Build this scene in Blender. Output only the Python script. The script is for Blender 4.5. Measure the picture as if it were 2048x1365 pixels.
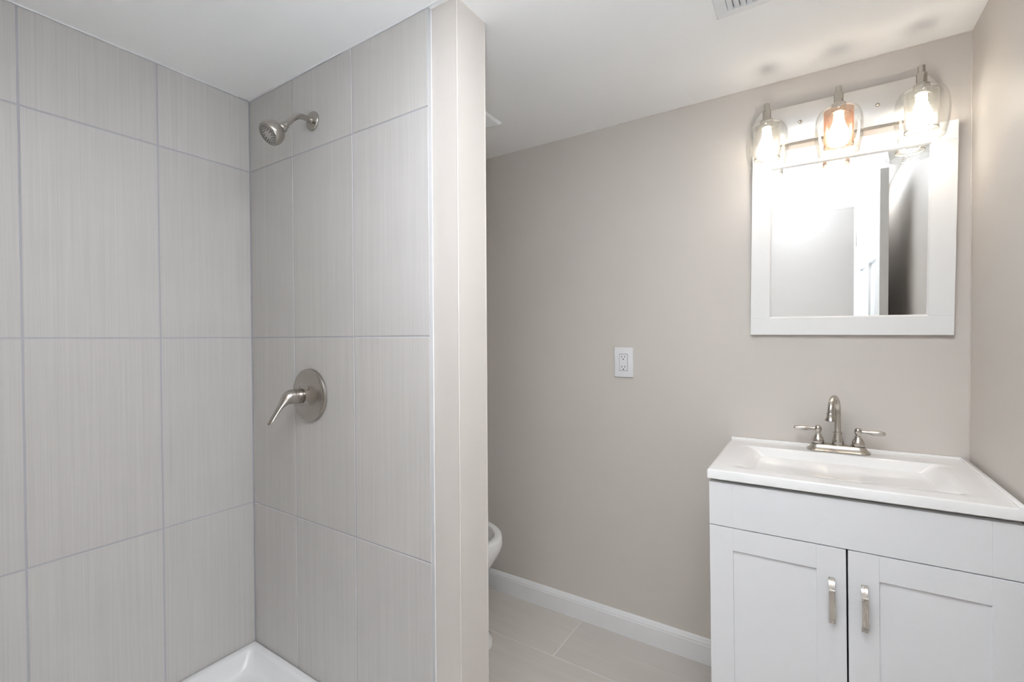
import bpy, bmesh, math, random
from mathutils import Vector, Matrix
random.seed(7)
PI = math.pi
R = math.radians
for o in list(bpy.data.objects):
    bpy.data.objects.remove(o)
SC = bpy.context.scene
COL = SC.collection

# ------------------------------------------------------------------ camera
CAMZ = 1.2264
yaw, tilt, roll = R(32.9609), R(-0.7058), R(-0.3068)
fw = Vector((-math.sin(yaw) * math.cos(tilt), math.cos(yaw) * math.cos(tilt), math.sin(tilt)))
rt = Vector((math.cos(yaw), math.sin(yaw), 0))
up = rt.cross(fw)
r2 = rt * math.cos(roll) + up * math.sin(roll)
u2 = -rt * math.sin(roll) + up * math.cos(roll)
cam_data = bpy.data.cameras.new('camera')
cam_data.sensor_width = 36.0
cam_data.lens = 927.227 / 2048 * 36.0
cam_data.shift_y = 6.1 / 2048
cam_data.clip_start = 0.02
cam = bpy.data.objects.new('camera', cam_data)
COL.objects.link(cam)
m = Matrix((r2, u2, -fw)).transposed().to_4x4()
m.translation = Vector((0, 0, CAMZ))
cam.matrix_world = m
SC.camera = cam

# ------------------------------------------------------------------ world, flash, exposure
BULB = 54.0
world = bpy.data.worlds.new('world')
SC.world = world
world.use_nodes = True
world.node_tree.nodes['Background'].inputs[0].default_value = (0.9, 0.95, 1.0, 1)
world.node_tree.nodes['Background'].inputs[1].default_value = 0.05

def spot(name, loc, target, watts, size_deg, blend, radius, colour):
    ld = bpy.data.lights.new(name, 'SPOT')
    ld.energy = watts
    ld.spot_size = R(size_deg)
    ld.spot_blend = blend
    ld.shadow_soft_size = radius
    ld.color = colour
    o = bpy.data.objects.new(name, ld)
    COL.objects.link(o)
    o.location = loc
    o.rotation_euler = (Vector(target) - Vector(loc)).to_track_quat('-Z', 'Y').to_euler()
    return o
# the photographer's flash, pointed up so that it bounces off the ceiling
spot('bounce_flash', (-0.04, 0.09, 1.45), (-0.10, 0.20, 2.10), 385, 98, 1.0, 0.05, (0.94, 0.965, 1.0))
# added weak fill, low and pointed up to brighten the ceiling
spot('low_ceiling_fill', (-0.08, 0.03, 0.70), (-0.25, 0.35, 2.10), 31, 120, 1.0, 0.05, (0.80, 0.92, 1.0))

hall_light = bpy.data.lights.new('hall_light', 'POINT')
hall_light.energy = 7.5
hall_light.color = (0.88, 0.92, 1.0)
hall_light.shadow_soft_size = 0.12
hall_lamp = bpy.data.objects.new('hall_light', hall_light)
COL.objects.link(hall_lamp)
hall_lamp.location = (-0.10, -0.62, 2.30)

SC.view_settings.view_transform = 'Standard'
SC.view_settings.look = 'None'
SC.view_settings.gamma = 1.0
SC.view_settings.use_curve_mapping = False
SC.view_settings.exposure = 0.0
try:
    SC.cycles.max_bounces = 14
    SC.cycles.diffuse_bounces = 8
    SC.cycles.glossy_bounces = 6
    SC.cycles.transparent_max_bounces = 40
    SC.cycles.caustics_reflective = False
    SC.cycles.caustics_refractive = False
except Exception:
    pass

# ------------------------------------------------------------------ materials
def mat(name, col=(0.8, 0.8, 0.8), rough=0.5, metal=0.0, coat=0.0, spec=0.5):
    m = bpy.data.materials.new(name)
    m.use_nodes = True
    b = m.node_tree.nodes['Principled BSDF']
    b.inputs['Base Color'].default_value = (*col, 1)
    b.inputs['Roughness'].default_value = rough
    b.inputs['Metallic'].default_value = metal
    b.inputs['Coat Weight'].default_value = coat
    b.inputs['Specular IOR Level'].default_value = spec
    return m

def nodes(m):
    return m.node_tree.nodes, m.node_tree.links, m.node_tree.nodes['Principled BSDF']

def noise(m, scale, vec_scale=(1, 1, 1), detail=2.0, coord='Object'):
    n, l, b = nodes(m)
    tc = n.new('ShaderNodeTexCoord')
    mp = n.new('ShaderNodeMapping')
    mp.inputs['Scale'].default_value = vec_scale
    nz = n.new('ShaderNodeTexNoise')
    nz.inputs['Scale'].default_value = scale
    nz.inputs['Detail'].default_value = detail
    l.new(tc.outputs[coord], mp.inputs[0])
    l.new(mp.outputs[0], nz.inputs['Vector'])
    return nz

def bump(m, src, strength, dist=0.001):
    n, l, b = nodes(m)
    bp = n.new('ShaderNodeBump')
    bp.inputs['Strength'].default_value = strength
    bp.inputs['Distance'].default_value = dist
    l.new(src, bp.inputs['Height'])
    l.new(bp.outputs[0], b.inputs['Normal'])

def ramp(m, src, stops):
    n, l, b = nodes(m)
    r = n.new('ShaderNodeValToRGB')
    el = r.color_ramp.elements
    el[0].position, el[0].color = stops[0][0], (*stops[0][1], 1)
    el[1].position, el[1].color = stops[-1][0], (*stops[-1][1], 1)
    for p, c in stops[1:-1]:
        e = el.new(p)
        e.color = (*c, 1)
    l.new(src, r.inputs[0])
    return r

def paint(name, col, rough, bumpiness=0.08):
    m = mat(name, col, rough)
    nz = noise(m, 260, detail=3)
    bump(m, nz.outputs['Fac'], bumpiness, 0.0006)
    nb = noise(m, 2.2, detail=2)
    n, l, b = nodes(m)
    c0 = tuple(x * 0.985 for x in col)
    c1 = tuple(min(1, x * 1.015) for x in col)
    rp = ramp(m, nb.outputs['Fac'], [(0.3, c0), (0.7, c1)])
    l.new(rp.outputs[0], b.inputs['Base Color'])
    return m

def tile_mat(name, col, vec, rough=0.42):
    """porcelain with fine linear streaks, each tile a shade of its own"""
    m = mat(name, col, rough, spec=0.35)
    n, l, b = nodes(m)
    fine = noise(m, 1.0, vec, 3.0)
    broad = noise(m, 1.0, tuple(v * 0.16 for v in vec), 2.0)
    blotch = noise(m, 5.0, (1, 1, 1), 2.0)
    add = n.new('ShaderNodeMath'); add.operation = 'MULTIPLY_ADD'
    add.inputs[1].default_value = 0.55
    l.new(fine.outputs['Fac'], add.inputs[0]); 
    sc = n.new('ShaderNodeMath'); sc.operation = 'MULTIPLY_ADD'
    sc.inputs[1].default_value = 0.22
    l.new(broad.outputs['Fac'], sc.inputs[0])
    sb = n.new('ShaderNodeMath'); sb.operation = 'MULTIPLY'
    sb.inputs[1].default_value = 0.23
    l.new(blotch.outputs['Fac'], sb.inputs[0])
    l.new(sb.outputs[0], sc.inputs[2]); l.new(sc.outputs[0], add.inputs[2])
    d = tuple(x * 0.91 for x in col)
    e = tuple(min(1, x * 1.08) for x in col)
    rp = ramp(m, add.outputs[0], [(0.30, d), (0.5, col), (0.70, e)])
    at = n.new('ShaderNodeAttribute'); at.attribute_name = 'shade'
    mx = n.new('ShaderNodeMix'); mx.data_type = 'RGBA'; mx.blend_type = 'MULTIPLY'
    mx.inputs['Factor'].default_value = 1.0
    l.new(rp.outputs[0], mx.inputs['A']); l.new(at.outputs['Color'], mx.inputs['B'])
    l.new(mx.outputs['Result'], b.inputs['Base Color'])
    bump(m, fine.outputs['Fac'], 0.12, 0.0005)
    return m

def brushed(name, col, rough, vec, strength=0.0):
    m = mat(name, col, rough, 1.0)
    nz = noise(m, 1.0, vec, 2.0)
    n, l, b = nodes(m)
    mr = n.new('ShaderNodeMapRange')
    mr.inputs['To Min'].default_value = rough * 0.8
    mr.inputs['To Max'].default_value = rough * 1.25
    l.new(nz.outputs['Fac'], mr.inputs['Value'])
    l.new(mr.outputs[0], b.inputs['Roughness'])
    if strength > 0:
        bump(m, nz.outputs['Fac'], strength, 0.0003)
    return m

PAINT = paint('beige_wall_paint', (0.60, 0.560, 0.523), 0.5)
CEIL = paint('white_ceiling_paint', (0.94, 0.94, 0.94), 0.75)
HALLPAINT = paint('hall_wall_paint', (0.68, 0.655, 0.63), 0.6)
TRIM = mat('white_semigloss_trim', (0.82, 0.83, 0.84), 0.35)
TILE = tile_mat('shower_tile', (0.545, 0.528, 0.514), (420, 420, 3.0))
FTILE = tile_mat('floor_tile', (0.55, 0.515, 0.48), (3.0, 330, 330))
GROUT = paint('lavender_grey_grout', (0.43, 0.43, 0.47), 0.9, 0.4)
FGROUT = paint('pale_floor_grout', (0.68, 0.66, 0.63), 0.9, 0.4)
EDGE = paint('raw_tile_edge', (0.47, 0.475, 0.485), 0.8, 0.3)
CAULK = mat('white_caulk', (0.84, 0.84, 0.85), 0.5)
GAPSHADE = mat('painted_gap_shade', (0.012, 0.012, 0.012), 0.9)
NICKEL = brushed('brushed_nickel', (0.52, 0.49, 0.445), 0.25, (60, 60, 500))
NICKEL2 = brushed('satin_nickel', (0.45, 0.42, 0.385), 0.24, (60, 60, 500))
PLATE = brushed('brushed_backplate', (0.76, 0.75, 0.735), 0.38, (6, 200, 900), 0.0)
CAB = paint('white_cabinet_lacquer', (0.77, 0.777, 0.795), 0.38, 0.02)
CARC = mat('cabinet_carcass', (0.62, 0.61, 0.58), 0.6)
CULT = mat('cultured_marble', (0.86, 0.86, 0.855), 0.12, coat=0.3)
PORC = mat('white_porcelain', (0.83, 0.83, 0.83), 0.12, coat=0.3)
ACRYL = mat('white_acrylic', (0.84, 0.845, 0.85), 0.22)
PLAST = mat('white_plastic', (0.80, 0.81, 0.83), 0.35)
DUCT = mat('grey_duct', (0.30, 0.30, 0.30), 0.8)
SLOT = mat('dark_slot', (0.03, 0.03, 0.03), 0.7)
MFRAME = mat('white_mirror_frame', (0.83, 0.84, 0.84), 0.32)
MIRROR = mat('mirror_silver', (0.93, 0.945, 0.94), 0.0, 1.0)
RUBBER = mat('grey_spray_plate', (0.46, 0.44, 0.41), 0.45, 0.3)
NOZZ = mat('dark_nozzle', (0.05, 0.05, 0.05), 0.6)
DOORP = mat('white_door_paint', (0.83, 0.84, 0.85), 0.4)

def glass_mat():
    m = bpy.data.materials.new('clear_glass')
    m.use_nodes = True
    n, l = m.node_tree.nodes, m.node_tree.links
    n.remove(n['Principled BSDF'])
    out = n['Material Output']
    tr = n.new('ShaderNodeBsdfTransparent'); tr.inputs[0].default_value = (0.975, 0.98, 0.975, 1)
    gl = n.new('ShaderNodeBsdfGlossy'); gl.inputs['Roughness'].default_value = 0.02
    gl.inputs['Color'].default_value = (0.95, 0.95, 0.95, 1)
    lw = n.new('ShaderNodeLayerWeight'); lw.inputs['Blend'].default_value = 0.5
    pw = n.new('ShaderNodeMath'); pw.operation = 'POWER'; pw.inputs[1].default_value = 3.4
    fr = n.new('ShaderNodeMath'); fr.operation = 'MULTIPLY_ADD'
    fr.inputs[1].default_value = 0.9; fr.inputs[2].default_value = 0.03
    l.new(lw.outputs['Facing'], pw.inputs[0]); l.new(pw.outputs[0], fr.inputs[0])
    mx = n.new('ShaderNodeMixShader')
    l.new(fr.outputs[0], mx.inputs[0]); l.new(tr.outputs[0], mx.inputs[1]); l.new(gl.outputs[0], mx.inputs[2])
    l.new(mx.outputs[0], out.inputs[0])
    return m
GLASS = glass_mat()

def perforated(name, col):
    """sheet metal with a staggered pattern of round holes, mapped in metres around the tube"""
    m = mat(name, col, 0.35, 1.0)
    n, l, b = nodes(m)
    uv = n.new('ShaderNodeTexCoord')
    sep = n.new('ShaderNodeSeparateXYZ'); l.new(uv.outputs['UV'], sep.inputs[0])
    def M(op, a, bb=None):
        x = n.new('ShaderNodeMath'); x.operation = op
        for i, v in enumerate((a, bb)):
            if v is None: continue
            if isinstance(v, (int, float)): x.inputs[i].default_value = v
            else: l.new(v, x.inputs[i])
        return x.outputs[0]
    px, py = 0.0038, 0.0033
    row = M('DIVIDE', sep.outputs['Y'], py)
    rf = M('FLOOR', row)
    odd = M('MULTIPLY', M('MODULO', rf, 2.0), 0.5)
    cx = M('SUBTRACT', M('FRACT', M('ADD', M('DIVIDE', sep.outputs['X'], px), odd)), 0.5)
    cy = M('SUBTRACT', M('FRACT', row), 0.5)
    d = M('SQRT', M('ADD', M('POWER', M('MULTIPLY', cx, px), 2.0), M('POWER', M('MULTIPLY', cy, py), 2.0)))
    hole = M('LESS_THAN', d, 0.00118)
    tr = n.new('ShaderNodeBsdfTransparent')
    mx = n.new('ShaderNodeMixShader')
    l.new(hole, mx.inputs[0]); l.new(b.outputs[0], mx.inputs[1]); l.new(tr.outputs[0], mx.inputs[2])
    l.new(mx.outputs[0], n['Material Output'].inputs[0])
    return m
MESHM = perforated('perforated_silver', (0.78, 0.77, 0.75))
MESHWARM = perforated('perforated_warm_glow', (0.80, 0.60, 0.47))  # same sheet metal, the warm bulb's light painted into its colour

def emit(name, col, strength):
    m = mat(name, (0.9, 0.9, 0.9), 0.4)
    b = m.node_tree.nodes['Principled BSDF']
    b.inputs['Emission Color'].default_value = (*col, 1)
    b.inputs['Emission Strength'].default_value = strength
    return m
BULBW = emit('lit_bulb_neutral', (1.0, 0.905, 0.79), BULB)
BULBC = emit('lit_bulb_warm', (1.0, 0.79, 0.60), BULB * 0.8)

# ------------------------------------------------------------------ helpers
def link(name, bm, mats, parent=None, smooth=None, loc=None):
    me = bpy.data.meshes.new(name)
    bm.normal_update()
    bm.to_mesh(me)
    bm.free()
    if not isinstance(mats, (list, tuple)):
        mats = [mats]
    for mm in mats:
        me.materials.append(mm)
    if smooth is not None:
        for p in me.polygons:
            p.use_smooth = True
        me.set_sharp_from_angle(angle=R(smooth))
    o = bpy.data.objects.new(name, me)
    COL.objects.link(o)
    if parent is not None:
        o.parent = parent
    if loc is not None:
        o.location = loc
    return o

def thing(name, label, cat, loc=(0, 0, 0), rot=(0, 0, 0), group=None):
    o = bpy.data.objects.new(name, None)
    o.empty_display_size = 0.05
    COL.objects.link(o)
    o.location = loc
    o.rotation_euler = rot
    o['label'] = label
    o['category'] = cat
    if group:
        o['group'] = group
    return o

def struct(o):
    o['kind'] = 'structure'
    return o

def box(bm, x0, x1, y0, y1, z0, z1, bev=0.0, seg=2, mi=0):
    tmp = bmesh.new()
    bmesh.ops.create_cube(tmp, size=1.0)
    for v in tmp.verts:
        v.co = Vector(((x0 + x1) / 2 + v.co.x * (x1 - x0), (y0 + y1) / 2 + v.co.y * (y1 - y0), (z0 + z1) / 2 + v.co.z * (z1 - z0)))
    if bev > 0:
        bmesh.ops.bevel(tmp, geom=list(tmp.edges), offset=bev, segments=seg, affect='EDGES', profile=0.5)
    merge(bm, tmp, mi)

def merge(bm, tmp, mi=0, mtx=None):
    tmp.verts.index_update()
    vs = [bm.verts.new(mtx @ v.co if mtx else v.co) for v in tmp.verts]
    fs = []
    for f in tmp.faces:
        try:
            nf = bm.faces.new([vs[v.index] for v in f.verts])
            nf.material_index = mi
            fs.append(nf)
        except ValueError:
            pass
    tmp.free()
    return fs

def lathe(bm, prof, mtx=None, n=40, mi=0, close_a=True, close_b=True, uv=False):
    """prof: (radius, height) pairs about local Z"""
    rings = []
    for r, z in prof:
        ring = []
        for k in range(n):
            a = 2 * PI * k / n
            c = Vector((r * math.cos(a), r * math.sin(a), z))
            ring.append(bm.verts.new(mtx @ c if mtx else c))
        rings.append(ring)
    lay = bm.loops.layers.uv.verify() if uv else None
    for i in range(len(rings) - 1):
        a, b = rings[i], rings[i + 1]
        for k in range(n):
            k2 = (k + 1) % n
            f = bm.faces.new((a[k], a[k2], b[k2], b[k]))
            f.material_index = mi
            if uv:
                rr = prof[0][0]
                us = (k, k + 1, k + 1, k)
                zs = (prof[i][1], prof[i][1], prof[i + 1][1], prof[i + 1][1])
                for lp, u, z in zip(f.loops, us, zs):
                    lp[lay].uv = (2 * PI * rr * u / n, z + 1.0)
    if close_a:
        f = bm.faces.new(list(reversed(rings[0]))); f.material_index = mi
    if close_b:
        f = bm.faces.new(rings[-1]); f.material_index = mi

def axis(p, d, upv=(0, 0, 1)):
    """matrix whose local Z runs along d from p"""
    d = Vector(d).normalized()
    q = d.to_track_quat('Z', 'Y')
    mm = q.to_matrix().to_4x4()
    mm.translation = Vector(p)
    return mm

def sweep(bm, pts, rad, n=16, flat=None, mi=0, caps=True, hint=(0, 0, 1)):
    """round (or flattened) tube along pts; rad a number or a list; flat = (a, b) scale across"""
    pts = [Vector(p) for p in pts]
    if not isinstance(rad, (list, tuple)):
        rad = [rad] * len(pts)
    rings = []
    side = None
    for i, p in enumerate(pts):
        t = (pts[min(i + 1, len(pts) - 1)] - pts[max(i - 1, 0)]).normalized()
        if side is None:
            h = Vector(hint)
            if abs(h.dot(t)) > 0.95:
                h = Vector((1, 0, 0))
            side = t.cross(h).normalized()
        else:
            side = (side - t * side.dot(t)).normalized()
        nrm = side.cross(t).normalized()
        fa, fb = (1, 1) if flat is None else (flat[i] if isinstance(flat, list) else flat)
        ring = []
        for k in range(n):
            a = 2 * PI * k / n
            ring.append(bm.verts.new(p + side * (math.cos(a) * rad[i] * fa) + nrm * (math.sin(a) * rad[i] * fb)))
        rings.append(ring)
    for i in range(len(rings) - 1):
        for k in range(n):
            k2 = (k + 1) % n
            f = bm.faces.new((rings[i][k], rings[i][k2], rings[i + 1][k2], rings[i + 1][k]))
            f.material_index = mi
    if caps:
        bm.faces.new(list(reversed(rings[0]))).material_index = mi
        bm.faces.new(rings[-1]).material_index = mi
    bmesh.ops.recalc_face_normals(bm, faces=bm.faces)

def arc(c, r, a0, a1, n, ax1, ax2):
    c, ax1, ax2 = Vector(c), Vector(ax1), Vector(ax2)
    return [c + ax1 * (r * math.cos(a0 + (a1 - a0) * i / n)) + ax2 * (r * math.sin(a0 + (a1 - a0) * i / n)) for i in range(n + 1)]

def smoothpath(pts, sub=6):
    """Catmull-Rom through points (vectors may carry any length)"""
    out = []
    P = [pts[0]] + list(pts) + [pts[-1]]
    for i in range(1, len(P) - 2):
        p0, p1, p2, p3 = P[i - 1], P[i], P[i + 1], P[i + 2]
        for s in range(sub):
            t = s / sub
            out.append(tuple(0.5 * (2 * b + (c - a) * t + (2 * a - 5 * b + 4 * c - d) * t * t + (3 * b - a - 3 * c + d) * t ** 3)
                             for a, b, c, d in zip(p0, p1, p2, p3)))
    out.append(tuple(pts[-1]))
    return out

# ------------------------------------------------------------------ room shell
XL, XR, YP, YV, YF = -1.7396, 0.3835, 0.916, 1.8476, 0.07
XE, XT, TH = -0.7667, -0.8548, 0.1363
ZC = 2.1038
XJL, XJR = -0.60, 0.222          # door opening
YH = -1.05                        # far hall wall
HX0, HX1 = -1.5, 1.2

def tiles(bm, u_edges, v_edges, place, gap=0.0040, depth=0.009, bev=0.0009, lay=None, uvar=0.02):
    """bevelled tiles; place(u, v, w) -> point, w = 0 at the face and negative behind it"""
    for i in range(len(u_edges) - 1):
        for j in range(len(v_edges) - 1):
            tile(bm, u_edges[i], u_edges[i + 1], v_edges[j], v_edges[j + 1], place, gap, depth, bev, lay, uvar)

def tile(bm, u0, u1, v0, v1, place, gap, depth, bev, lay, uvar):
    u0, u1, v0, v1 = u0 + gap / 2, u1 - gap / 2, v0 + gap / 2, v1 - gap / 2
    lift = [random.uniform(-0.00045, 0.00045) for _ in range(4)]
    s = 1 + random.uniform(-uvar, uvar)
    tint = (s * random.uniform(0.995, 1.005), s, s * random.uniform(0.993, 1.007), 1)
    ring = lambda d, w: [bm.verts.new(place(u, v, w + (lf if w > -0.004 else 0))) for (u, v), lf in zip(
        ((u0 + d, v0 + d), (u1 - d, v0 + d), (u1 - d, v1 - d), (u0 + d, v1 - d)), lift)]
    top, rim, low = ring(bev, 0), ring(0, -bev), ring(0, -depth)
    fs = [bm.faces.new(top)]
    for a, b in ((rim, top), (low, rim)):
        for k in range(4):
            k2 = (k + 1) % 4
            fs.append(bm.faces.new((a[k], a[k2], b[k2], b[k])))
    for f in fs:
        f.material_index = 0
        for lp in f.loops:
            lp[lay] = tint

def shell(name, mats, boxes, kind=True):
    bm = bmesh.new()
    for b in boxes:
        box(bm, *b[:6], mi=b[6] if len(b) > 6 else 0)
    o = link(name, bm, mats)
    struct(o)
    return o

# floor: tiles laid along X, with the sub-floor under the shower and hall
bm = bmesh.new()
lay = bm.loops.layers.float_color.new('shade')
rows = [YV + 0.01, 1.5715]
while rows[-1] > YH:
    rows.append(rows[-1] - 0.3048)
offs = [-0.8375, -0.535, -0.62, -0.93]
for i in range(len(rows) - 1):
    y1, y0 = rows[i], rows[i + 1]
    xs = [offs[i % 4] + 0.6096 * k for k in range(-4, 5)]
    xs = [x for x in xs if HX0 - 0.3 < x < HX1 + 0.3]
    for k in range(len(xs) - 1):
        tile(bm, xs[k], xs[k + 1], y0, y1, lambda u, v, w: Vector((u, v, w)), 0.0042, 0.008, 0.0007, lay, 0.02)
box(bm, HX0 - 0.3, HX1 + 0.3, YH - 0.2, YV + 0.15, -0.06, -0.0012, mi=1)
floor = struct(link('floor', bm, [FTILE, FGROUT]))

ZH = 2.46
shell('ceiling', CEIL, [(XL - 0.12, XR + 0.12, -0.05, YV + 0.12, ZC, ZC + 0.1)])
shell('ceiling_hall', CEIL, [(XL - 0.12, HX1 + 0.1, YH - 0.1, 0.05, ZH, ZH + 0.1)])
wb = shell('wall_back', PAINT, [(XL - 0.12, XR + 0.12, YV, YV + 0.12, 0, ZC)])
shell('wall_right', PAINT, [(XR, XR + 0.12, -0.05, YV, 0, ZC)])

# left wall: painted slab with the shower tile facing as its part
TT = 0.0115
wl = shell('wall_left', PAINT, [(XL - 0.12, XL - TT, -0.05, YV, 0, ZC)])
ZT = CAMZ + 0.0068
HT, WT = 0.6094, 0.3076
zr = [0.08, ZT - HT, ZT, ZT + HT, ZC - 0.002]
bm = bmesh.new()
lay = bm.loops.layers.float_color.new('shade')
c1 = 0.6293
ys = [0.071, c1 - WT, c1, YP + 0.0]
ys = [0.071] + [c1 - WT, c1, YP - 0.001]
tiles(bm, ys, zr, lambda u, v, w: Vector((XL + w, u, v)), lay=lay, depth=TT - 0.001)
box(bm, XL - TT + 0.0002, XL - 0.0011, 0.071, YP + 0.011, 0.08, ZC - 0.001, mi=1)
link('tile_facing', bm, [TILE, GROUT], wl)

# partition between shower and toilet, tiled towards the shower
wp = shell('wall_partition', PAINT, [(XL - TT + 0.0005, XE, YP + 0.014, YP + TH, 0, ZC)])
bm = bmesh.new()
lay = bm.loops.layers.float_color.new('shade')
d1 = -1.4698
xs = [XL + 0.001, d1, d1 + WT, XT + 0.0017]
tiles(bm, xs, zr, lambda u, v, w: Vector((u, YP - w, v)), lay=lay, depth=0.0128)
box(bm, XL - 0.001, XT - 0.0006, YP + 0.0012, YP + 0.0138, 0.08, ZC - 0.001, mi=1)
link('tile_facing', bm, [TILE, GROUT], wp)
bm = bmesh.new()   # the cut edge of the tile, smeared with thinset
box(bm, XT - 0.0005, XT + 0.0006, YP + 0.0008, YP + 0.0138, 0.02, ZC - 0.001)
link('tile_edge', bm, EDGE, wp)

def bead(name, p0, p1, r, mtl, parent, seed, wob=0.35, n=60):
    rnd = random.Random(seed)
    p0, p1 = Vector(p0), Vector(p1)
    pts, rad = [], []
    w = 0
    for i in range(n + 1):
        w = 0.7 * w + rnd.uniform(-wob, wob) * 0.6
        pts.append(p0.lerp(p1, i / n) + Vector((rnd.uniform(-1, 1), rnd.uniform(-1, 1), rnd.uniform(-1, 1))) * r * 0.12)
        rad.append(max(0.25, 1 + w) * r)
    b = bmesh.new()
    sweep(b, pts, rad, n=8)
    return link(name, b, mtl, parent, smooth=60)
bead('edge_caulk', (XT + 0.0004, YP + 0.0136, 0.02), (XT + 0.0004, YP + 0.0136, ZC), 0.0013, CAULK, wp, 3, n=90)
bead('ceiling_caulk', (XL + 0.003, YP - 0.0008, ZC - 0.0005), (XE - 0.02, YP - 0.0008, ZC - 0.0005), 0.0032, CAULK, wp, 4)
bead('ceiling_caulk', (XL + 0.0008, 0.09, ZC - 0.0005), (XL + 0.0008, YP - 0.04, ZC - 0.0005), 0.0030, CAULK, wl, 5)
bead('corner_grout', (XL + 0.0004, YP - 0.0004, 0.1), (XL + 0.0004, YP - 0.0004, ZC - 0.03), 0.0015, GROUT, wl, 6, n=80)
# rounded paint corners of the partition end
bm = bmesh.new()
sweep(bm, [(XE - 0.0012, YP + 0.0156, 0.0), (XE - 0.0012, YP + 0.0156, ZC)], 0.0026, n=14)
link('corner_bead', bm, PAINT, wp, smooth=60)
bm = bmesh.new()
sweep(bm, [(XE - 0.0012, YP + TH - 0.0014, 0.0), (XE - 0.0012, YP + TH - 0.0014, ZC)], 0.0024, n=14)
link('corner_bead', bm, PAINT, wp, smooth=60)

bead('corner_caulk', (XR - 0.0006, YV - 0.0006, 0.88), (XR - 0.0006, YV - 0.0006, ZC), 0.0022, PAINT, wb, 8, n=70)
bead('ceiling_caulk', (XE + 0.1, YV - 0.0004, ZC - 0.0004), (XR - 0.002, YV - 0.0004, ZC - 0.0004), 0.0022, PAINT, wb, 9, n=90)
# front wall with the doorway the photograph is taken through, and the hall behind it
shell('wall_front', PAINT, [(XL - 0.12, XJL - 0.02, -0.05, YF, 0, ZC), (XJR + 0.02, XR + 0.12, -0.05, YF, 0, ZC),
                            (XJL - 0.02, XJR + 0.02, -0.05, YF, 2.056, ZC)])
shell('wall_hall', HALLPAINT, [(HX0 - 0.1, HX1 + 0.1, YH - 0.1, YH, 0, ZH), (HX0 - 0.1, HX0, YH, -0.05, 0, ZH),
                               (HX1, HX1 + 0.1, YH, -0.05, 0, ZH), (XR + 0.12, HX1 + 0.1, -0.05, 0.05, 0, ZH),
                               (HX0 - 0.1, XR + 0.12, -0.05, 0.05, ZC + 0.1, ZH)])

# baseboard along the back wall
def baseboard(name, x0, x1, y, h, th):
    prof = [(0, 0), (th, 0), (th, h * 0.74), (th * 0.86, h * 0.78), (th * 0.86, h * 0.83), (th * 0.6, h * 0.90), (th * 0.42, h * 0.96), (th * 0.2, h), (0, h)]
    b = bmesh.new()
    A = [b.verts.new((x0, y - p, z)) for p, z in prof]
    B = [b.verts.new((x1, y - p, z)) for p, z in prof]
    for i in range(len(prof)):
        j = (i + 1) % len(prof)
        b.faces.new((A[i], B[i], B[j], A[j]))
    b.faces.new(A); b.faces.new(list(reversed(B)))
    bmesh.ops.recalc_face_normals(b, faces=b.faces)
    return struct(link(name, b, TRIM))
baseboard('baseboard_back', XL - TT, -0.2385, YV, 0.094, 0.014)

# door casing and jamb (seen in the mirror)
bm = bmesh.new()
for x0, x1 in ((XJL - 0.062, XJL - 0.006), (XJR + 0.006, XJR + 0.062)):
    box(bm, x0, x1, YF, YF + 0.016, 0, 2.042, 0.003)
box(bm, XJL - 0.062, XJR + 0.062, YF, YF + 0.016, 2.042, 2.0985, 0.003)
box(bm, XJL - 0.066, XJR + 0.066, YF, YF + 0.020, 2.088, 2.100, 0.003)
struct(link('trim_1', bm, TRIM))
bm = bmesh.new()
box(bm, XJL - 0.02, XJL, -0.052, YF, 0, 2.036, 0.001)
box(bm, XJR, XJR + 0.02, -0.052, YF, 0, 2.036, 0.001)
box(bm, XJL - 0.02, XJR + 0.02, -0.052, YF, 2.036, 2.056, 0.001)
box(bm, XJL, XJR, -0.02, 0.032, 2.024, 2.036, 0.001)
struct(link('trim_2', bm, TRIM))

# six-panel door, opened back towards the right wall
def make_door():
    W, T, Z0, Z1 = 0.735, 0.034, 0.012, 2.015
    root = bpy.data.objects.new('door_1', None)
    COL.objects.link(root)
    struct(root)
    b = bmesh.new()
    st, ml = 0.105, 0.10
    pw = (W - 2 * st - ml) / 2
    rails = [(Z0, 0.24), (0.82, 0.98), (1.60, 1.70), (1.90, Z1)]
    cols = [(0, st), (st + pw, st + pw + ml), (W - st, W)]
    for y0, y1 in cols:
        box(b, 0, T, y0, y1, Z0, Z1, 0.0006)
    for z0, z1 in rails:
        for y0, y1 in ((st, st + pw), (st + pw + ml, W - st)):
            box(b, 0, T, y0, y1, z0, z1, 0.0006)
    for i in range(3):
        z0, z1 = rails[i][1], rails[i + 1][0]
        for y0, y1 in ((st, st + pw), (st + pw + ml, W - st)):
            box(b, 0.011, T - 0.011, y0, y1, z0, z1)
            box(b, 0.004, T - 0.004, y0 + 0.032, y1 - 0.032, z0 + 0.032, z1 - 0.032, 0.0065, 2)
    link('door_slab', b, DOORP, root)
    k = bmesh.new()
    for sgn, x in ((-1, 0), (1, T)):
        lathe(k, [(0.030, 0), (0.030, 0.005), (0.012, 0.009), (0.011, 0.022), (0.022, 0.032), (0.026, 0.042), (0.022, 0.052), (0.006, 0.055)],
              axis((x, W - 0.06, 0.93), (sgn, 0, 0)), 28)
    link('door_knob', k, NICKEL, root, smooth=50)
    for z in (0.25, 1.02, 1.80):
        h = bmesh.new()
        lathe(h, [(0.006, -0.045), (0.006, 0.045)], axis((-0.002, -0.004, z), (0, 0, 1)), 14)
        link('hinge', h, NICKEL, root, smooth=50)
    root.location = (0.2305, 0.081, 0)
    root.rotation_euler = (0, 0, R(-3.1))
    return root
make_door()

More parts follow.
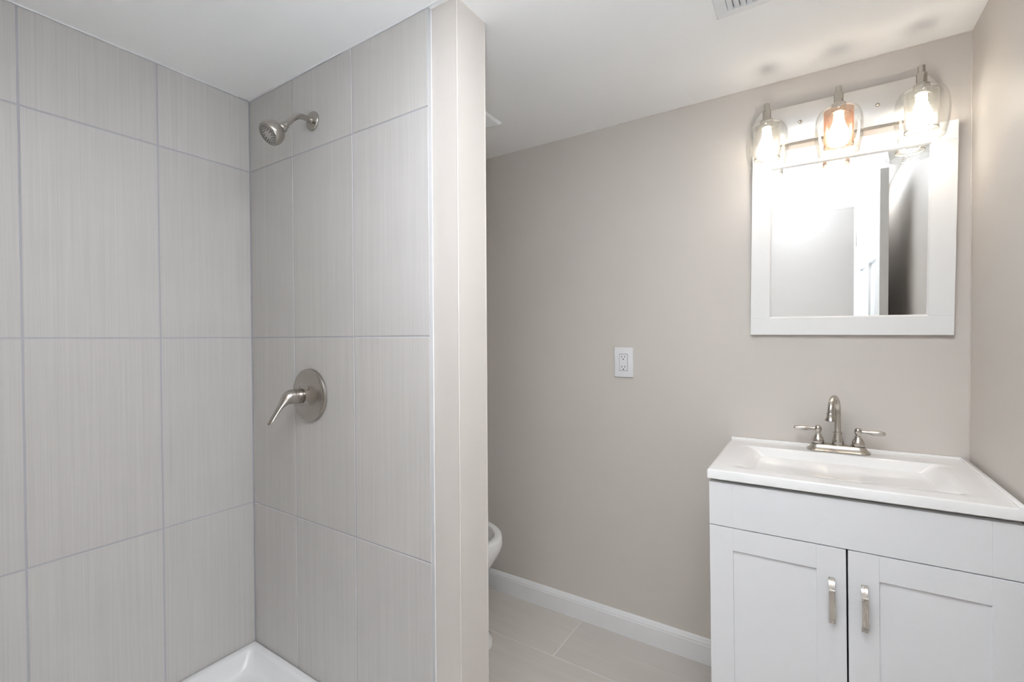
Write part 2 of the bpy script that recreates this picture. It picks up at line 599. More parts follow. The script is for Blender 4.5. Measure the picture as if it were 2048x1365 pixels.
# ------------------------------------------------------------------ shower pan
def rrect(x0, x1, y0, y1, r, n=6):
    pts = []
    for cx, cy, a0 in ((x1 - r, y1 - r, 0), (x0 + r, y1 - r, PI / 2), (x0 + r, y0 + r, PI), (x1 - r, y0 + r, 1.5 * PI)):
        for i in range(n + 1):
            a = a0 + PI / 2 * i / n
            pts.append((cx + r * math.cos(a), cy + r * math.sin(a)))
    return pts

def loft(bm, rings, close_last=True, close_first=False):
    R_ = [[bm.verts.new(p) for p in ring] for ring in rings]
    n = len(R_[0])
    for a, b in zip(R_[:-1], R_[1:]):
        for k in range(n):
            k2 = (k + 1) % n
            bm.faces.new((a[k], a[k2], b[k2], b[k]))
    if close_last:
        bm.faces.new(R_[-1])
    if close_first:
        bm.faces.new(list(reversed(R_[0])))
    bmesh.ops.recalc_face_normals(bm, faces=bm.faces)

pan = thing('shower_pan', 'white shower base in the corner under the tiled walls', 'shower base', (-1.30, 0.5, 0))
px0, px1, py0, py1 = XL + 0.002, -0.815, 0.105, YP - 0.002
def ring(d, z, r, x0=px0, x1=px1, y0=py0, y1=py1):
    return [(x, y, z) for x, y in rrect(x0 + d, x1 - d, y0 + d, y1 - d, r)]
bm = bmesh.new()
loft(bm, [ring(0, 0, .006), ring(0, 0.103, .006), ring(.002, 0.107, .007), ring(.006, 0.1085, .01), ring(.020, 0.1085, .016), ring(.026, 0.1065, .018),
          ring(.030, 0.100, .022), ring(.042, 0.058, .035), ring(.055, 0.047, .045), ring(.080, 0.042, .06), ring(.30, 0.034, .05), ring(.36, 0.032, .03)],
     True, True)
link('basin', bm, ACRYL, pan, smooth=50).matrix_parent_inverse = Matrix.Translation((1.30, -0.5, 0))
bm = bmesh.new()
lathe(bm, [(0.055, 0.0), (0.055, 0.003), (0.046, 0.005), (0.045, 0.002)], axis(((px0 + px1) / 2, (py0 + py1) / 2, 0.0322), (0, 0, 1)), 32)
link('drain', bm, NICKEL, pan, smooth=40).matrix_parent_inverse = Matrix.Translation((1.30, -0.5, 0))

# ------------------------------------------------------------------ shower head
sh = thing('showerhead', 'brushed nickel shower head on a bent arm high on the tiled wall', 'shower head', (-1.354, YP, 1.931))
bm = bmesh.new()
lathe(bm, [(0.0305, 0), (0.0305, 0.0035), (0.029, 0.0062), (0.024, 0.0078), (0.012, 0.0085), (0.0112, 0.012)], axis((0, 0, 0), (0, -1, 0)), 44)
link('flange', bm, NICKEL2, sh, smooth=40)
path = [(0, -0.004, 0), (0, -0.030, 0.0)] + [tuple(p) for p in arc((0, -0.030, -0.052), 0.052, PI / 2, PI / 2 + R(50), 10, (0, 1, 0), (0, 0, 1))][1:]
e = Vector(path[-1]); dr = Vector((0, -math.cos(R(50)), -math.sin(R(50))))
path.append(tuple(e + dr * 0.041))
bm = bmesh.new()
sweep(bm, path, 0.0088, n=20)
link('arm', bm, NICKEL2, sh, smooth=50)
e2 = Vector(path[-1])
hd = Vector((-0.03, -0.74, -0.67)).normalized()
bm = bmesh.new()
lathe(bm, [(0.0098, -0.006), (0.0112, -0.004), (0.0112, 0.003), (0.0105, 0.004), (0.0150, 0.006), (0.0165, 0.010), (0.0165, 0.019), (0.0150, 0.023), (0.0135, 0.025)],
      axis(e2, hd), 36)
link('swivel_nut', bm, NICKEL2, sh, smooth=35)
bm = bmesh.new()
lathe(bm, [(0.0135, 0.023), (0.0185, 0.0255), (0.0225, 0.0275), (0.0240, 0.0285), (0.0290, 0.034), (0.0335, 0.043), (0.0358, 0.053), (0.0360, 0.060), (0.0345, 0.0665),
           (0.0325, 0.0695), (0.0300, 0.0705), (0.0290, 0.0700)], axis(e2, hd), 48)
head = link('head', bm, NICKEL2, sh, smooth=35)
bm = bmesh.new()
mx = axis(e2, hd)
lathe(bm, [(0.0292, 0.0685), (0.0290, 0.0703), (0.010, 0.0708), (0.009, 0.0714), (0.002, 0.0716)], mx, 40)
face = link('spray_face', bm, RUBBER, head, smooth=35)
face['label'] = 'grey spray face dotted with dark nozzles'
bm = bmesh.new()
for rr, cnt in ((0.0135, 10), (0.0185, 14), (0.0225, 20), (0.0265, 26)):
    for k in range(cnt):
        a = 2 * PI * (k + (0.5 if cnt % 4 else 0)) / cnt
        lathe(bm, [(0.0016, 0.0700), (0.0013, 0.0718)], mx @ Matrix.Translation((rr * math.cos(a), rr * math.sin(a), 0)), 8)
link('nozzles', bm, NOZZ, face)

# ------------------------------------------------------------------ shower valve
sv = thing('shower_valve', 'brushed nickel shower valve with round plate and curved lever handle', 'shower valve', (-1.383, YP, 1.0445))
bm = bmesh.new()
lathe(bm, [(0.0865, 0), (0.0865, 0.006), (0.0855, 0.0095), (0.083, 0.011), (0.079, 0.0105), (0.0775, 0.0115), (0.0755, 0.0118), (0.060, 0.0140), (0.046, 0.0175), (0.036, 0.0225), (0.0290, 0.0285), (0.0255, 0.0325), (0.0240, 0.0335), (0.012, 0.0335)],
      axis((0, 0, 0), (0, -1, 0)), 72)
link('escutcheon', bm, NICKEL2, sv, smooth=30)
bm = bmesh.new()
lathe(bm, [(0.0200, 0.0325), (0.0200, 0.0360), (0.0228, 0.0362), (0.0234, 0.0375), (0.0234, 0.0560), (0.0226, 0.0570), (0.0214, 0.0570), (0.0214, 0.0585)], axis((0, 0, 0), (0, -1, 0)), 48)
link('hub', bm, NICKEL2, sv, smooth=30)
pts = [(0, -0.0575, 0.0), (0, -0.067, 0.0003), (0.0, -0.080, -0.0035), (0.001, -0.092, -0.0135), (0.002, -0.107, -0.028), (0.003, -0.121, -0.046), (0.004, -0.133, -0.061), (0.004, -0.141, -0.072), (0.004, -0.1435, -0.0765)]
rad = [0.0232, 0.0232, 0.0218, 0.0182, 0.0142, 0.0122, 0.0118, 0.0108, 0.004]
fl = [(1, 1), (1, 1), (0.97, 0.95), (0.95, 0.72), (0.95, 0.55), (0.95, 0.46), (0.98, 0.42), (1.0, 0.40), (1, .4)]
sp = smoothpath([(*p, r, f[0], f[1]) for p, r, f in zip(pts, rad, fl)], 5)
bm = bmesh.new()
sweep(bm, [s[:3] for s in sp], [s[3] for s in sp], n=24, flat=[(s[4], s[5]) for s in sp])
link('lever', bm, NICKEL2, sv, smooth=60)
bm = bmesh.new()
lathe(bm, [(0.004, 0.015), (0.0038, 0.0175), (0.002, 0.0185)], axis((0.024, -0.014, 0.024), (0, -1, 0)), 16)
link('screw', bm, NICKEL, sv, smooth=40)

# ------------------------------------------------------------------ toilet (only the tip of its bowl shows past the partition)
to = thing('toilet', 'white toilet bowl without a seat behind the partition wall', 'toilet', (-1.368, 1.455, 0))
def egg(x0, x1, w, n=48, sq=2.25):
    """egg outline: round tip at x1, broader back at x0; half width w"""
    pts = []
    for k in range(n):
        a = 2 * PI * k / n
        c, s = math.cos(a), math.sin(a)
        xm = x0 + (x1 - x0) * 0.42
        L = (x1 - xm) if c > 0 else (xm - x0)
        pts.append((xm + L * (abs(c) ** (2 / sq)) * (1 if c > 0 else -1), w * (abs(s) ** (2 / sq)) * (1 if s > 0 else -1)))
    return pts
def er(x0, x1, w, z, sq=2.25):
    return [(x, y, z) for x, y in egg(x0, x1, w, sq=sq)]
bm = bmesh.new()
RZ = 0.440
loft(bm, [er(-0.16, 0.303, 0.115, 0.0, 2.8), er(-0.16, 0.301, 0.113, 0.02, 2.8), er(-0.165, 0.285, 0.105, 0.04, 2.6), er(-0.18, 0.240, 0.100, 0.12), er(-0.20, 0.240, 0.105, 0.19),
          er(-0.22, 0.276, 0.130, RZ - 0.155), er(-0.235, 0.306, 0.155, RZ - 0.115), er(-0.24, 0.330, 0.174, RZ - 0.078), er(-0.245, 0.344, 0.184, RZ - 0.050),
          er(-0.245, 0.348, 0.188, RZ - 0.030), er(-0.245, 0.345, 0.187, RZ - 0.010), er(-0.243, 0.341, 0.184, RZ - 0.002), er(-0.240, 0.337, 0.180, RZ),
          er(-0.21, 0.316, 0.158, RZ + 0.001), er(-0.206, 0.312, 0.154, RZ - 0.003), er(-0.204, 0.310, 0.152, RZ - 0.018), er(-0.202, 0.308, 0.150, RZ - 0.045),
          er(-0.17, 0.27, 0.120, RZ - 0.10), er(-0.13, 0.20, 0.085, RZ - 0.17), er(-0.09, 0.08, 0.05, RZ - 0.22)], True, True)
link('bowl', bm, PORC, to, smooth=60)
bm = bmesh.new()
box(bm, -0.372, -0.175, -0.20, 0.20, RZ - 0.035, RZ + 0.34, 0.022, 3)
link('tank', bm, PORC, to, smooth=60)
bm = bmesh.new()
box(bm, -0.378, -0.168, -0.207, 0.207, RZ + 0.34, RZ + 0.375, 0.010, 3)
link('tank_lid', bm, PORC, to, smooth=60)
bm = bmesh.new()
lathe(bm, [(0.009, 0), (0.009, 0.01)], axis((-0.175, 0.14, RZ + 0.28), (1, 0, 0)), 16)
sweep(bm, [(-0.163, 0.14, RZ + 0.28), (-0.158, 0.10, RZ + 0.275), (-0.157, 0.07, RZ + 0.272)], 0.005, n=10)
link('flush_lever', bm, NICKEL, to, smooth=50)
for s in (-1, 1):
    bm = bmesh.new()
    lathe(bm, [(0.014, 0), (0.014, 0.010), (0.011, 0.020), (0.004, 0.024)], axis((0.02, 0.128 * s, 0.0), (0, 0, 1)), 20)
    link('bolt_cap', bm, PLAST, to, smooth=60)

# ------------------------------------------------------------------ wall outlet
ou = thing('wall_outlet', 'white wall outlet with two sockets on the beige back wall', 'outlet', (-0.6503, YV, 1.1255))
bm = bmesh.new()
box(bm, -0.0395, 0.0395, -0.0062, 0, -0.0608, 0.0608, 0.0022, 3)
link('cover_plate', bm, PLAST, ou, smooth=40)
bm = bmesh.new()
box(bm, -0.0178, 0.0178, -0.0064, -0.003, -0.0348, 0.0348, 0.0003, mi=1)
box(bm, -0.0166, 0.0166, -0.0082, -0.004, -0.0335, 0.0335, 0.0010, 2)
for zc in (0.0205, -0.0205):
    box(bm, -0.0078, -0.0056, -0.00835, -0.008, zc - 0.0015, zc + 0.0065, mi=1)
    box(bm, 0.0056, 0.0078, -0.00835, -0.008, zc - 0.0005, zc + 0.0065, mi=1)
    lathe(bm, [(0.0026, 0), (0.0026, 0.00035)], axis((0, -0.008, zc - 0.0075), (0, -1, 0)), 14, mi=1)
box(bm, -0.0075, 0.0075, -0.0087, -0.008, 0.0012, 0.0042, 0.0003)
box(bm, -0.0075, 0.0075, -0.0087, -0.008, -0.0042, -0.0012, 0.0003)
link('receptacle', bm, [PLAST, SLOT], ou)
for z in (0.0483, -0.0483):
    bm = bmesh.new()
    lathe(bm, [(0.0032, 0), (0.0030, 0.0006), (0.0015, 0.0009)], axis((0, -0.006, z), (0, -1, 0)), 14)
    link('screw', bm, PLAST, ou, smooth=50)

# ------------------------------------------------------------------ ceiling register and exhaust fan
cv = thing('ceiling_vent', 'white slatted air register on the ceiling at the top edge', 'vent', (-0.047, 1.2915, ZC))
hx, hy, fr = 0.175, 0.10, 0.030
bm = bmesh.new()
def slope_frame(bm, hx, hy, ix, iy, z0, z1):
    o = [(-hx, -hy), (hx, -hy), (hx, hy), (-hx, hy)]
    o2 = [(-hx + .004, -hy + .004), (hx - .004, -hy + .004), (hx - .004, hy - .004), (-hx + .004, hy - .004)]
    i = [(-ix, -iy), (ix, -iy), (ix, iy), (-ix, iy)]
    rings = [[(x, y, 0) for x, y in o], [(x, y, z0) for x, y in o], [(x, y, z0 - .002) for x, y in o2], [(x, y, z1) for x, y in i], [(x, y, 0) for x, y in i]]
    loft(bm, rings, False, False)
slope_frame(bm, hx, hy, hx - fr, hy - fr, -0.003, -0.009)
link('frame', bm, TRIM, cv)
bm = bmesh.new()
box(bm, -hx + fr, hx - fr, -hy + fr, hy - fr, -0.0015, -0.0003)
back = link('duct_opening', bm, DUCT, cv)
back['label'] = 'dark opening behind the slats'
x = -hx + fr + 0.008
while x < hx - fr:
    bm = bmesh.new()
    b2 = bmesh.new()
    box(b2, -0.0072, 0.0072, -hy + fr, hy - fr, -0.0006, 0.0006)
    merge(bm, b2, 0, Matrix.Translation((x, 0, -0.0068)) @ Matrix.Rotation(R(24 if x < 0 else -24), 4, 'Y'))
    link('slat', bm, TRIM, cv)
    x += 0.0152
for x in (-hx + 0.013, hx - 0.013):
    bm = bmesh.new()
    lathe(bm, [(0.0042, 0), (0.004, 0.0012), (0.002, 0.002)], axis((x, 0.0, -0.0055), (0, 0, -1)), 14)
    link('screw', bm, TRIM, cv, smooth=50)

ef = thing('exhaust_fan', 'white exhaust fan grille on the ceiling above the toilet', 'exhaust fan', (-1.1965, 1.4325, ZC))
hx = hy = 0.135
bm = bmesh.new()
o4 = lambda s, z: [(-hx + s, -hy + s, z), (hx - s, -hy + s, z), (hx - s, hy - s, z), (-hx + s, hy - s, z)]
loft(bm, [o4(0, 0), o4(0, -0.004), o4(0.006, -0.010), o4(0.040, -0.024), o4(0.047, -0.0255), o4(0.047, -0.012)], True, False)
link('cover', bm, TRIM, ef)
for k in range(12):
    y = -0.080 + k * 0.0145
    bm = bmesh.new()
    b2 = bmesh.new()
    box(b2, -0.088, 0.088, -0.0052, 0.0052, -0.0008, 0.0008)
    merge(bm, b2, 0, Matrix.Translation((0, y, -0.0225)) @ Matrix.Rotation(R(-25), 4, 'X'))
    link('slat', bm, TRIM, ef)

# ------------------------------------------------------------------ vanity: cabinet, countertop with basin, faucet (a touch out of level)
VP = Vector((0.0785, 1.60, 0))
VROT = (0, R(-0.6), 0)
def V(x, y, z):
    return Vector((x - VP.x, y - VP.y, z))
va = thing('vanity_cabinet', 'white two-door bathroom vanity cabinet under the sink top', 'cabinet', VP, VROT)
vx0, vx1, gap = -0.2338, 0.3812, 0.0786
yf = 1.3835
def vbox(bm, x0, x1, y0, y1, z0, z1, bev=0.0, seg=2, mi=0):
    box(bm, x0 - VP.x, x1 - VP.x, y0 - VP.y, y1 - VP.y, z0, z1, bev, seg, mi)
bm = bmesh.new()
yc = yf + 0.021
vbox(bm, vx0 + 0.001, vx0 + 0.016, yc, YV - 0.008, 0.004, 0.8365)
vbox(bm, vx1 - 0.016, vx1 - 0.001, yc, YV - 0.008, 0.004, 0.8365)
vbox(bm, vx0 + 0.016, vx1 - 0.016, YV - 0.02, YV - 0.008, 0.004, 0.8365)
vbox(bm, vx0 + 0.016, vx1 - 0.016, yc + 0.004, YV - 0.02, 0.10, 0.115)
vbox(bm, vx0 + 0.016, vx1 - 0.016, yc + 0.05, yc + 0.065, 0.004, 0.10)
vbox(bm, vx0 + 0.016, vx1 - 0.016, yc + 0.002, yc + 0.02, 0.72, 0.8365)
vbox(bm, vx0 + 0.016, vx1 - 0.016, yc + 0.01, yc + 0.03, 0.115, 0.72, mi=1)  # black sheet behind the doors, stands in for shade inside the cabinet
link('carcass', bm, [CARC, GAPSHADE], va)
bm = bmesh.new()   # false drawer front with faint stile seams
for x0, x1 in ((vx0, -0.1742), (-0.1742, 0.3316), (0.3316, vx1)):
    vbox(bm, x0, x1, yf, yf + 0.019, 0.7085, 0.8275, 0.0005, 1)
link('drawer_front', bm, CAB, va)
def shaker(x0, x1, s0, s1):
    b = bmesh.new()
    z0, z1 = 0.105, 0.7058
    vbox(b, x0, s0, yf, yf + 0.019, z0, z1, 0.0008, 1)
    vbox(b, s1, x1, yf, yf + 0.019, z0, z1, 0.0008, 1)
    vbox(b, s0, s1, yf, yf + 0.019, 0.6455, z1, 0.0004, 1)
    vbox(b, s0, s1, yf, yf + 0.019, z0, 0.165, 0.0004, 1)
    vbox(b, s0 - 0.004, s1 + 0.004, yf + 0.0055, yf + 0.015, 0.16, 0.65)
    return link('door', b, CAB, va)
dl = shaker(vx0, gap - 0.0019, -0.1742, 0.0158)
dr_ = shaker(gap + 0.0019, vx1, 0.1404, 0.3316)
def pull(x, zc, door):
    b = bmesh.new()
    w, t, H = 0.0064, 0.0034, 0.0572
    prof = [(-0.0005, H), (-0.0025, H - 0.001), (-0.0040, H - 0.006), (-0.0085, H - 0.0135), (-0.0205, H - 0.019), (-0.0245, H - 0.0225), (-0.0258, H - 0.028), (-0.0265, 0.0)]
    prof += [(y, -z) for y, z in reversed(prof[:-1])]
    inner = [(-0.0005, H - 0.0130)] + [(-0.0060, H - 0.0165), (-0.0180, H - 0.0215), (-0.0215, H - 0.0255), (-0.0225, H - 0.031), (-0.0230, 0.0)]
    inner += [(y, -z) for y, z in reversed(inner[:-1])]
    A, B = [], []
    for s, dst in ((-1, A), (1, B)):
        for y, z in prof:
            dst.append(b.verts.new(V(x + s * w, yf + y, zc + z)))
    Ai, Bi = [], []
    for s, dst in ((-1, Ai), (1, Bi)):
        for y, z in inner:
            dst.append(b.verts.new(V(x + s * w, yf + y, zc + z)))
    for i in range(len(A) - 1):
        b.faces.new((A[i], B[i], B[i + 1], A[i + 1]))
    for i in range(len(Ai) - 1):
        b.faces.new((Ai[i], Ai[i + 1], Bi[i + 1], Bi[i]))
    for P, I in ((A, Ai), (B, Bi)):
        b.faces.new(P + list(reversed(I)))
    for e1, e2 in ((0, 0), (-1, -1)):
        b.faces.new((A[e1], Ai[e2], Bi[e2], B[e1]))
    bmesh.ops.recalc_face_normals(b, faces=b.faces)
    bmesh.ops.triangulate(b, faces=[f for f in b.faces if len(f.verts) > 4])
    o = link('handle', b, PULL, door, smooth=35)
    o['label'] = 'brushed nickel bar pull'
PULL = brushed('brushed_pull', (0.56, 0.525, 0.48), 0.26, (500, 500, 30))
pull(0.0473, 0.5745, dl)
pull(0.1120, 0.5730, dr_)

# countertop with an integral rectangular basin
ct = thing('sink_countertop', 'glossy white sink top with a rectangular basin on the vanity cabinet', 'sink', VP, VROT)
SZ = 0.8635
cx0, cx1, cy0, cy1 = -0.2372, 0.3820, 1.3725, YV - 0.001
NP = 10
def cr(x0, x1, y0, y1, r, z):
    return [V(x, y, z) for x, y in rrect(x0, x1, y0, y1, r, NP)]
bx0, bx1, by0, by1 = -0.163, 0.303, 1.452, 1.737
def bi(d, z, r, dl=None, db=None):
    dx = d if dl is None else dl
    dy = d if db is None else db
    return cr(bx0 + dx, bx1 - dx, by0 + d, by1 - dy, r, z)
bm = bmesh.new()
loft(bm, [cr(cx0 + .004, cx1 - .004, cy0 + .004, cy1, .003, SZ - 0.0255), cr(cx0, cx1, cy0, cy1, .003, SZ - 0.0245), cr(cx0, cx1, cy0, cy1, .003, SZ - 0.004),
          cr(cx0 + .0015, cx1 - .001, cy0 + .0015, cy1 - .0005, .003, SZ - 0.0012), cr(cx0 + .005, cx1 - .003, cy0 + .005, cy1 - .001, .003, SZ), cr(cx0 + .008, cx1 - .006, cy0 + .008, cy1 - .003, .003, SZ),
          bi(-0.034, SZ, .035, -0.046, -0.0055),
          bi(-0.030, SZ, .035, -0.040, -0.004), bi(-0.012, SZ - 0.0012, .026, -0.016, -0.002), bi(-0.003, SZ - 0.003, .018, -0.004, 0.0), bi(0.003, SZ - 0.007, .016, 0.005, 0.003),
          bi(0.014, SZ - 0.022, .014, 0.026, 0.016), bi(0.034, SZ - 0.055, .016, 0.065, 0.042), bi(0.052, SZ - 0.085, .02, 0.098, 0.066),
          bi(0.062, SZ - 0.096, .022, 0.112, 0.078), bi(0.078, SZ - 0.1005, .022, 0.130, 0.095), bi(0.118, SZ - 0.103, .015, 0.20, 0.13)], True, True)
vbox(bm, cx0, cx1, cy1 - 0.012, cy1, SZ - 0.006, SZ + 0.006, 0.0025, 3)
vbox(bm, cx1 - 0.012, cx1, cy0 + 0.001, cy1 - 0.002, SZ - 0.006, SZ + 0.006, 0.0025, 3)
link('basin_top', bm, CULT, ct, smooth=42)
bm = bmesh.new()
lathe(bm, [(0.021, 0), (0.021, 0.002), (0.017, 0.003), (0.016, 0.006), (0.004, 0.007)], axis(V(0.07, 1.585, SZ - 0.103), (0, 0, 1)), 28)
link('drain', bm, NICKEL, ct, smooth=40)

# faucet
fa = thing('faucet', 'brushed nickel two-handle faucet with arched spout on the sink top', 'faucet', Vector((0.0785, 1.785, 0.0008)), VROT)
def F(x, y, z):
    return Vector((x - 0.0785, y - 1.785, z))
FX, FY = 0.0770, 1.785
bm = bmesh.new()
def stad(L, w, z, n=14):
    pts = []
    for cx, a0 in ((FX + L, -PI / 2), (FX - L, PI / 2)):
        for i in range(n + 1):
            a = a0 + PI * i / n
            pts.append(F(cx + w * math.cos(a), FY + w * math.sin(a), z))
    return pts
loft(bm, [stad(0.0535, 0.0300, SZ), stad(0.0535, 0.0298, SZ + 0.003), stad(0.0535, 0.0280, SZ + 0.0045), stad(0.0530, 0.0235, SZ + 0.009), stad(0.0525, 0.0200, SZ + 0.014),
          stad(0.0520, 0.0185, SZ + 0.0185), stad(0.0515, 0.0165, SZ + 0.0205), stad(0.051, 0.010, SZ + 0.021)], True, True)
link('base_plate', bm, NICKEL, fa, smooth=40)
ZB = SZ + 0.020
bm = bmesh.new()
lathe(bm, [(0.0148, 0), (0.0152, 0.002), (0.0156, 0.007), (0.0150, 0.013), (0.0134, 0.0205), (0.0116, 0.029), (0.0108, 0.036), (0.0122, 0.0375), (0.0125, 0.0395), (0.0118, 0.0415), (0.0092, 0.042)],
      axis(F(FX, FY, ZB), (0, 0, 1)), 40)
link('spout_collar', bm, NICKEL, fa, smooth=35)
ph = R(13.5)
sdir = Vector((-math.sin(ph), -math.cos(ph), 0))
b0 = F(FX, FY, 0)
RR = 0.0435
zt = 0.9925
pts = [b0 + Vector((0, 0, ZB + 0.036)), b0 + Vector((0, 0, 0.95)), b0 + Vector((0, 0, 0.975))]
pts += arc(b0 + Vector((0, 0, zt)) + sdir * RR, RR, PI, 0, 18, sdir, (0, 0, 1))
pts.append(pts[-1] + Vector((0, 0, -0.004)))
bm = bmesh.new()
sweep(bm, pts, 0.0086, n=22)
spo = link('spout', bm, NICKEL, fa, smooth=60)
bm = bmesh.new()
tip = pts[-1]
lathe(bm, [(0.0092, -0.006), (0.0104, -0.004), (0.0104, -0.001), (0.0108, 0.004), (0.0124, 0.010), (0.0150, 0.0155), (0.0154, 0.0175), (0.0142, 0.018), (0.0110, 0.0172)], axis(tip, (0, 0, -1)), 36)
link('spout_tip', bm, NICKEL, spo, smooth=35)
for s in (-1, 1):
    hx_ = FX + s * 0.0518
    bm = bmesh.new()
    lathe(bm, [(0.0165, -0.001), (0.0168, 0.0), (0.0165, 0.002)], axis(F(hx_, FY, ZB), (0, 0, 1)), 36, mi=1)
    lathe(bm, [(0.0160, 0.002), (0.0164, 0.0055), (0.0163, 0.0100), (0.0152, 0.0150), (0.0130, 0.0200), (0.0102, 0.0250), (0.0086, 0.0282), (0.0090, 0.0292), (0.0090, 0.0312), (0.0072, 0.0325), (0.0060, 0.034),
               (0.0066, 0.036), (0.0088, 0.0400), (0.0100, 0.0450), (0.0100, 0.0490), (0.0088, 0.0535), (0.0066, 0.0565), (0.0058, 0.0575), (0.002, 0.058)], axis(F(hx_, FY, ZB), (0, 0, 1)), 36)
    hb = link('handle', bm, [NICKEL, SLOT], fa, smooth=35)
    bm = bmesh.new()
    lv = [(0.009, 0.0044), (0.014, 0.0044), (0.022, 0.0050), (0.033, 0.0068), (0.043, 0.0080), (0.052, 0.0076), (0.060, 0.0062), (0.0635, 0.0060), (0.066, 0.0048), (0.0675, 0.002)]
    lathe(bm, [(r, d) for d, r in lv], axis(F(hx_, FY, ZB + 0.0475), (s, -0.05, -0.035)), 24)
    link('lever', bm, NICKEL, hb, smooth=50)

# ------------------------------------------------------------------ wall mirror (leans and hangs slightly askew)
mi_ = thing('wall_mirror', 'white framed rectangular mirror on the wall above the sink', 'mirror', (0.0805, YV - 0.0008, 1.2318), (R(0.5), R(0.62), 0))
MW, MH, FW = 0.2645, 0.6215, 0.0577
bm = bmesh.new()
box(bm, -MW, MW, -0.018, -0.001, 0, FW, 0.0008, 1)
box(bm, -MW, MW, -0.018, -0.001, MH - 0.0545, MH, 0.0008, 1)
box(bm, -MW, -MW + FW, -0.018, -0.001, FW, MH - 0.0545, 0.0004, 1)
box(bm, MW - FW, MW, -0.018, -0.001, FW, MH - 0.0545, 0.0004, 1)
link('frame', bm, MFRAME, mi_)
bm = bmesh.new()   # narrow bevelled inner lip
ix, z0, z1 = MW - FW, FW, MH - 0.0545
i4 = lambda s, y: [(-ix + s, y, z0 + s), (ix - s, y, z0 + s), (ix - s, y, z1 - s), (-ix + s, y, z1 - s)]
loft(bm, [i4(-0.001, -0.0165), i4(0.0, -0.0172), i4(0.004, -0.0128), i4(0.004, -0.008)], False, False)
link('inner_lip', bm, MFRAME, mi_)
bm = bmesh.new()
box(bm, -ix + 0.0005, ix - 0.0005, -0.0120, -0.004, z0 + 0.0005, z1 - 0.0005)
g = link('mirror_glass', bm, MIRROR, mi_)

# ------------------------------------------------------------------ vanity light with three shades
vl = thing('vanity_light', 'three-shade brushed nickel vanity light on the wall above the mirror', 'light fixture', (0.0650, YV, 1.9400))
PL, PH = 0.245, 0.0618
def plate_outline(d):
    pts = []
    n = 14
    # long straight edges, ends drawn as shallow arcs
    sag = 0.030
    for s in (1, -1):
        for i in range(n + 1):
            t = -1 + 2 * i / n
            pts.append((s * (PL - d - sag * t * t), s * t * (PH - d)))
    return pts
bm = bmesh.new()
loft(bm, [[(x, -y0, z) for x, z in plate_outline(d)] for d, y0 in ((0, 0.0), (0, 0.021), (0.0008, 0.0235), (0.0025, 0.0245))], True, True)
link('back_plate', bm, PLATE, vl, smooth=30)
for x in (-0.1015, 0.1015):
    bm = bmesh.new()
    lathe(bm, [(0.0055, 0), (0.0060, 0.002), (0.0052, 0.0055), (0.003, 0.008), (0.0005, 0.0088)], axis((x, -0.0244, 0), (0, -1, 0)), 20)
    link('screw_cap', bm, NICKEL, vl, smooth=50)
YS = 1.737 - YV
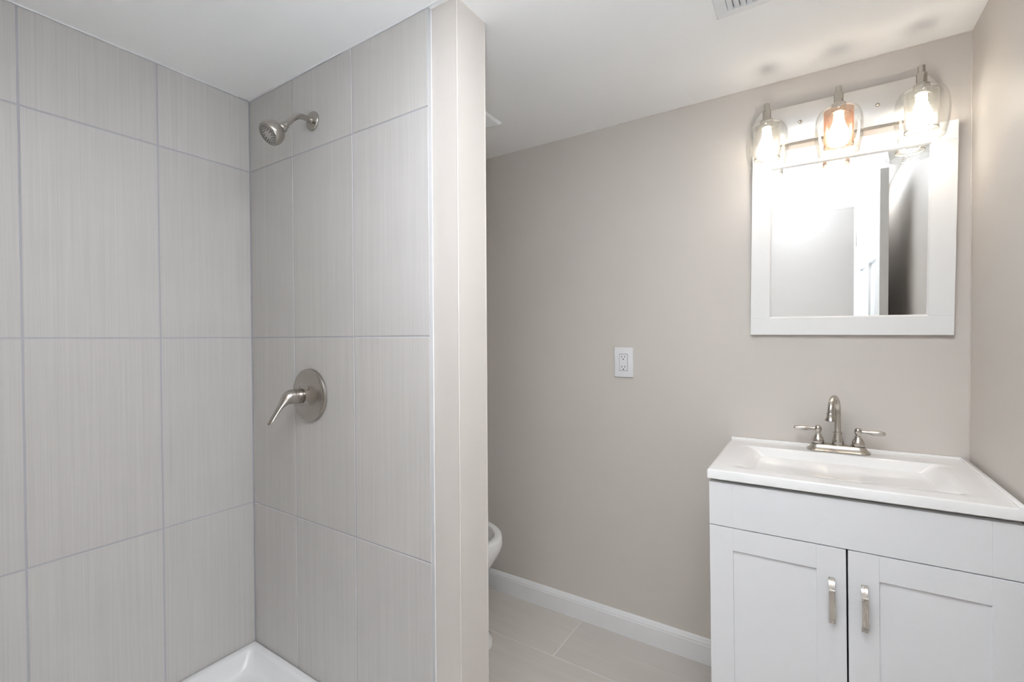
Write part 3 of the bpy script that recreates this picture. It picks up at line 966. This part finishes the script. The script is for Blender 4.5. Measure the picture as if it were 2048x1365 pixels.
def shade(x, bulb_mat, mesh_mat, lab):
    z = lambda zz: zz - 1.94
    A = Matrix.Translation((x, YS, 0))
    b = bmesh.new()
    sweep(b, [(x, -0.0235, z(1.922)), (x, YS + 0.012, z(1.922))], 0.0075, n=16)
    lathe(b, [(0.0125, 0), (0.0125, 0.004), (0.008, 0.005)], axis((x, -0.0244, z(1.922)), (0, -1, 0)), 24)
    lathe(b, [(0.0165, z(1.908)), (0.0190, z(1.9095)), (0.0192, z(1.934)), (0.0180, z(1.9365)), (0.0122, z(1.9365)), (0.0122, z(1.9665)), (0.0115, z(1.9680)), (0.0083, z(1.9680)), (0.0083, z(1.9890)), (0.0076, z(1.9898))],
          A, 32)
    arm = link('lamp_arm', b, NICKEL, vl, smooth=35)
    b = bmesh.new()
    out = [(0.0200, 1.9225), (0.0330, 1.9225), (0.0440, 1.9200), (0.0520, 1.9135), (0.0572, 1.9020), (0.0608, 1.8840), (0.0625, 1.8630), (0.0620, 1.8430), (0.0598, 1.8230), (0.0562, 1.8045), (0.0524, 1.7885)]
    inn = [(r - 0.0022, zz if i > 2 else zz - 0.0024) for i, (r, zz) in enumerate(out)]
    prof = [(0.0200, 1.9201)] + out + [(0.0513, 1.7872)] + list(reversed(inn[1:])) + [(0.0200, 1.9201)]
    lathe(b, [(r, z(zz)) for r, zz in prof], A, 56, close_a=False, close_b=False)
    bmesh.ops.recalc_face_normals(b, faces=b.faces)
    gs = link('glass_shade', b, GLASS, arm, smooth=50)
    gs['label'] = 'clear bell-shaped glass shade'
    b = bmesh.new()
    lathe(b, [(0.0375, z(1.9145)), (0.0375, z(1.8075))], A, 64, close_a=False, close_b=False, uv=True)
    b2 = b
    ms = link('mesh_shade', b2, mesh_mat, arm, smooth=60)
    ms['label'] = lab
    mod = ms.modifiers.new('thickness', 'SOLIDIFY')
    mod.thickness = 0.0006
    b = bmesh.new()
    lathe(b, [(0.0381, z(1.8095)), (0.0381, z(1.8070)), (0.0368, z(1.8070)), (0.0368, z(1.8095)), (0.0381, z(1.8095))], A, 56, close_a=False, close_b=False)
    link('mesh_rim', b, NICKEL, arm, smooth=40)
    b = bmesh.new()
    lathe(b, [(0.0381, z(1.9155)), (0.0381, z(1.9135)), (0.0368, z(1.9135)), (0.0368, z(1.9155)), (0.0381, z(1.9155))], A, 56, close_a=False, close_b=False)
    for k in range(3):
        a = 2 * PI * k / 3 + 0.5
        c = Vector((x, YS, z(1.9145)))
        d = Vector((math.cos(a), math.sin(a), 0))
        sweep(b, [c + d * 0.017, c + d * 0.037], 0.0016, n=8)
    link('mesh_holder', b, NICKEL, arm, smooth=40)
    b = bmesh.new()
    lathe(b, [(0.0125, 1.9100 - 1.94), (0.0130, z(1.892)), (0.0140, z(1.886)), (0.0175, z(1.874)), (0.0235, z(1.860)), (0.0278, z(1.846)), (0.0290, z(1.836)), (0.0278, z(1.825)), (0.0235, z(1.815)), (0.0160, z(1.809)), (0.006, z(1.8065))],
          A, 36)
    bl = link('bulb', b, bulb_mat, arm, smooth=70)
    bl['label'] = 'glowing light bulb'
shade(-0.1925, BULBW, MESHM, 'silver perforated metal sleeve')
shade(0.0, BULBC, MESHWARM, 'perforated metal sleeve with painted warm bulb glow')
shade(0.1915, BULBW, MESHM, 'silver perforated metal sleeve')
